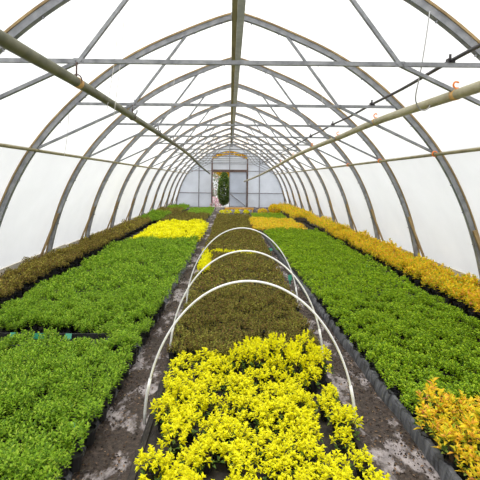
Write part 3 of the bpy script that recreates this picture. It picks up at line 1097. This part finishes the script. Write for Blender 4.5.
# ------------------------------------------------------------------ trays, tags
def tray_meshes(L=0.54, W=0.28, H=0.06):
    mb = MB()
    t = 0.006
    mb.box((0, 0, t / 2), (W, L, t))
    for s in (-1, 1):
        mb.box((s * (W / 2 - t / 2), 0, H / 2), (t, L, H))
        mb.box((0, s * (L / 2 - t / 2), H / 2), (W - 2 * t, t, H))
        for i in range(9):
            mb.box((s * (W / 2 + .003), -L / 2 + (i + .5) * L / 9, H / 2), (0.008, 0.02, H * .9))
    body = mb.mesh('tray_body', M['black_plastic'])
    mb = MB()
    for s in (-1, 1):
        mb.box((s * (W / 2 + .006), 0, H), (0.022, L + .03, 0.008))
        mb.box((0, s * (L / 2 + .006), H), (W, 0.018, 0.008))
    return body, mb.mesh('rim', M['black_plastic'])


TB, TR = tray_meshes()


def tray(x, y, z, rz, label, group):
    r = root('plant_tray', (x, y, z), label, 'tray', group)
    r.rotation_euler.z = rz
    for nm, me in (('tray_body', TB), ('rim', TR)):
        o = bpy.data.objects.new(nm, me)
        COL.objects.link(o)
        o.parent = r


for i in range(22):
    tray(-2.95, 3.75 + i * 0.58, 0.013, 0, 'black plastic tray edging the ochre seedlings along the left wall', 'black trays of the ochre strip')
for i in range(22):
    tray(2.86, 3.6 + i * 0.58, 0.013, 0, 'black plastic tray edging the orange shrubs along the right wall', 'black trays of the orange strip')
for i, x in enumerate((-2.36, -1.93, -1.51)):
    tray(x, 3.815, 0.10, math.pi / 2 + 0.03 * (i - 1), 'empty black tray in the gap of the left green bed, %s from the wall' % ORD[i], 'black trays in the gap of the left bed')
# the pots the gap trays stand on stay hidden: a low black block of nested pots carries each tray
for i, x in enumerate((-2.36, -1.93, -1.51)):
    mb = MB()
    for k in range(4):
        mb.tube([(x - .18 + .12 * k, 3.815, 0.013), (x - .18 + .12 * k, 3.815, 0.099)], [0.04, 0.052], 10)
    tag(mb.build('pot_row', M['black_plastic']), 'row of black pots under the %s empty tray in the left bed gap' % ORD[i], 'pots', 'pot rows under the gap trays')

edging(lambda y: -2.72, 3.4, 14.2, 0.13, -1, 'black fabric edging between the left green bed and the ochre strip', 8, 'liner')
edging(lambda y: 2.69, 3.2, 15.2, 0.12, 1, 'black fabric edging between the lime bed and the orange strip', 9, 'liner')


def plant_tag(px, py, z, w, h, label, mat='teal', rz=0.0):
    d = F * (CZ - z) / (py - 180)
    c = at(px, py, d)
    mb = MB()
    R = Matrix.Rotation(rz, 3, 'Z') @ Matrix.Rotation(-0.35, 3, 'X')
    mb.box(c, (w, 0.004, h), R)
    mb.box(c - Vector((0, -.006, h * .75)), (w * .35, 0.003, h * .9), R)
    tag(mb.build('plant_tag', M[mat]), label, 'tag', 'green plant tags')


plant_tag(38, 294, 0.17, 0.10, 0.05, 'green plant tag on the black edge of the ochre strip')
plant_tag(72, 277, 0.15, 0.05, 0.035, 'small green plant tag farther along the ochre strip edge')
plant_tag(14, 338, 0.20, 0.05, 0.06, 'teal plant tag at the left end of the gap in the green bed', 'teal_pale')
plant_tag(41, 338, 0.20, 0.13, 0.05, 'wide green tag in the middle of the gap in the green bed')
plant_tag(70, 338, 0.20, 0.06, 0.05, 'teal plant tag right of the wide tag in the bed gap', 'teal_pale')
plant_tag(75, 427, 0.235, 0.03, 0.03, 'pale green tag low among the near left green plants', 'teal_pale')
plant_tag(291, 277, 0.12, 0.06, 0.09, 'green plant tag on the right walkway edging by the far hoop leg')
plant_tag(271, 249, 0.12, 0.09, 0.06, 'green plant tag on the right walkway edging beyond the hoops')
plant_tag(369, 265, 0.10, 0.09, 0.05, 'green plant tag on the black edge of the orange strip, farthest along')
plant_tag(401, 281, 0.10, 0.09, 0.05, 'green plant tag midway along the black edge of the orange strip')
plant_tag(427, 297, 0.10, 0.10, 0.05, 'green plant tag on the near end of the orange strip edge')

# ------------------------------------------------------------------ litter on the walkways
rg = np.random.default_rng(4)
V = []
for i in range(1800):
    y = 1.8 + 9 * rg.random() ** 1.6
    if rg.random() < 0.55:
        x = rg.uniform(0.82, right_edge(y) - .01)
    else:
        x = rg.uniform(left_edge(y) + .02, -0.65)
    a, L = rg.uniform(0, 6.28), rg.uniform(.008, .028)
    d = np.array([math.cos(a), math.sin(a), rg.uniform(-.1, .3)])
    s = np.array([-math.sin(a), math.cos(a), 0])
    p = np.array([x, y, 0.005])
    V += [p, p + d * L * .5 + s * L * .25 + [0, 0, .004], p + d * L, p + d * L * .5 - s * L * .25 + [0, 0, .002]]
o = link('leaf_litter', cloud_mesh('leaf_litter', np.array(V), M['dead_leaf']))
tag(o, 'dry leaf litter scattered along both walkways', 'litter', None, 'stuff')
mb = MB()
for i in range(2600):
    y = 1.8 + 8 * rg.random() ** 1.5
    side = rg.random()
    if side < 0.55:
        w = right_edge(y) - .80
        x = 0.82 + w * (0.25 + 0.75 * rg.random() ** .8) * .93
    else:
        w = -0.65 - left_edge(y)
        x = left_edge(y) + w * 0.97 * rg.random() ** 1.7
    r_ = rg.uniform(.003, .011)
    q = [rg.uniform(.6, 1.2) * r_ for _ in range(6)]
    mb.add([(x - q[0], y, r_ * .4), (x + q[1], y, r_ * .4), (x, y - q[2], r_ * .3), (x, y + q[3], r_ * .3), (x, y, r_ * .4 + q[4] * .8), (x, y, -.002)],
           [(0, 2, 4), (2, 1, 4), (1, 3, 4), (3, 0, 4), (2, 0, 5), (1, 2, 5), (3, 1, 5), (0, 3, 5)])
tag(mb.build('soil_crumbs', M['crumb']), 'dark soil crumbs trodden along the walkways', 'soil', None, 'stuff')

# ------------------------------------------------------------------ far end of the centre bed
bn = root('low_bench', (0.25, 21.0, 0), 'low orange timber bench at the far end of the centre bed', 'bench')
mb = MB()
mb.box((0.42, 20.75, 0.225), (1.50, 0.24, 0.08))
mb.build('bench_top', M['orange_wood'], bn)
for x in (-0.40, 0.30, 1.0):
    mb = MB()
    mb.bar((x + .1, 20.75, 0), (x + .1, 20.75, 0.187), 0.08, 0.20, (0, 1, 0))
    mb.build('leg', M['orange_wood'], bn)
TL = []
for i, x in enumerate((-0.28, 0.28, 0.78)):
    nm = ('left of three', 'middle of three', 'right of three')[i]
    yy = 20.3
    w = (0.50, 0.24, 0.22)[i]
    bush('golden_mound', (x, yy, 0.085), w * .62, 0.085, 300, 0.06, 0.035, M['leaf_yellow'], 40 + i, 'yellow plant clump before the orange bench, %s' % nm, 'shrub', 0.012, 0, 'yellow clumps before the bench')
    mb = MB()
    R = Matrix.Rotation(0.6, 3, 'Y')
    mb.box((x + w * .62 + .10, yy, 0.10), (0.06, 0.2, 0.16), R)
    mb.tube([(x + w * .62 + .02, yy, 0.15), (x + w * .62 + .02, yy - .04, 0.17)], 0.05, 10)
    tag(mb.build('grey_pot_stack', M['grey_plastic']), 'tilted grey pot beside the %s yellow clumps by the bench' % nm, 'pot', 'tilted grey pots by the bench')

mb = MB()
mb.box((-0.66, YEND - .25, 0.03), (1.0, 0.35, 0.06))
tag(mb.build('door_step', M['white_stone']), 'pale step slab at the open far doorway', 'step')


def flower_pot(x, y, s, label):
    r = root('flower_pot', (x, y, 0), label, 'flower pot', 'potted pink flowers at the doorway')
    mb = MB()
    mb.tube([(x, y, 0), (x, y, .16 * s)], [.09 * s, .13 * s], 10)
    mb.build('pot', M['white_stone'], r)
    link('flowers', leafy_ball('flowers', (x, y, .26 * s), .17 * s, .13 * s, 120, .07 * s, .05 * s, M['petal'], int(x * 100) % 97, 0), r)


flower_pot(-1.02, 22.6, 1.0, 'pot of pale pink flowers inside the doorway, nearest the door post')
flower_pot(-0.72, 22.9, 0.9, 'pot of pink flowers inside the doorway, beside the yellow clumps')
flower_pot(-1.06, 25.95, 1.1, 'pot of pink flowers outside the doorway left of the conifer')

# outside: conifer, pale shrub, autumn trees
bush('conifer', (-0.46, 26.5, 1.10), 0.43, 1.12, 3600, 0.13, 0.06, M['leaf_conifer'], 50, 'slim dark green conifer outside the open doorway', 'tree', 0.05, 0.3)
bush('pale_shrub', (-1.25, 28.0, 1.30), 0.62, 0.9, 1300, 0.12, 0.07, M['leaf_pale'], 51, 'pale flowering shrub outside the doorway left of the conifer', 'shrub', 0.04)
bush('low_white_shrub', (-1.05, 27.0, 0.28), 0.30, 0.26, 300, 0.10, 0.08, M['petal'], 52, 'low white and pink flowering shrub at the foot of the pale shrub', 'shrub', 0.02)
bush('yellow_tree', (-0.3, 33.0, 3.6), 2.3, 1.7, 9000, 0.24, 0.16, M['leaf_autumn'], 53, 'yellow autumn tree outside, seen through the vent above the doorway', 'tree', 0.12)

# ------------------------------------------------------------------ light
w = bpy.data.worlds.new('overcast')
S.world = w
w.use_nodes = True
nt = w.node_tree
nt.nodes.clear()
wo = nt.nodes.new('ShaderNodeOutputWorld')
bg = nt.nodes.new('ShaderNodeBackground')
tc = nt.nodes.new('ShaderNodeTexCoord')
sp = nt.nodes.new('ShaderNodeSeparateXYZ')
r = ramp(nt, [(0.25, (0.62, 0.63, 0.65)), (0.7, (0.90, 0.92, 0.94)), (1.0, (1.0, 1.0, 1.0))])
ma = nt.nodes.new('ShaderNodeMath')
ma.operation = 'MULTIPLY_ADD'
ma.inputs[1].default_value = 0.5
ma.inputs[2].default_value = 0.5
nt.links.new(tc.outputs['Generated'], sp.inputs[0])
nt.links.new(sp.outputs['Z'], ma.inputs[0])
nt.links.new(ma.outputs[0], r.inputs['Fac'])
nt.links.new(r.outputs['Color'], bg.inputs['Color'])
bg.inputs['Strength'].default_value = 0.82
nt.links.new(bg.outputs['Background'], wo.inputs['Surface'])

sun = bpy.data.lights.new('sun', 'SUN')
sun.energy = 6.2
sun.angle = math.radians(25)
sun.color = (1.0, 0.985, 0.96)
so = bpy.data.objects.new('sun', sun)
COL.objects.link(so)
so.rotation_euler = Vector((-0.05, -0.22, 0.97)).to_track_quat('Z', 'Y').to_euler()

# ------------------------------------------------------------------ camera
cam = bpy.data.cameras.new('camera')
cam.sensor_width = 36
cam.sensor_fit = 'HORIZONTAL'
cam.lens = 36 * F / 480
cam.shift_x = (240 - 230) / 480
cam.shift_y = -(240 - 180) / 480
cam.clip_start = 0.05
co = bpy.data.objects.new('camera', cam)
COL.objects.link(co)
co.matrix_world = Matrix.Translation((CX, 0, CZ)) @ Matrix.Rotation(math.radians(90), 4, 'X') @ Matrix.Rotation(math.radians(0.6), 4, 'Z')
S.camera = co

S.view_settings.view_transform = 'Standard'
S.view_settings.look = 'None'
S.view_settings.gamma = 1
S.view_settings.exposure = 0.50
S.view_settings.use_curve_mapping = False
S.cycles.use_denoising = True
S.cycles.max_bounces = 8
S.cycles.diffuse_bounces = 5
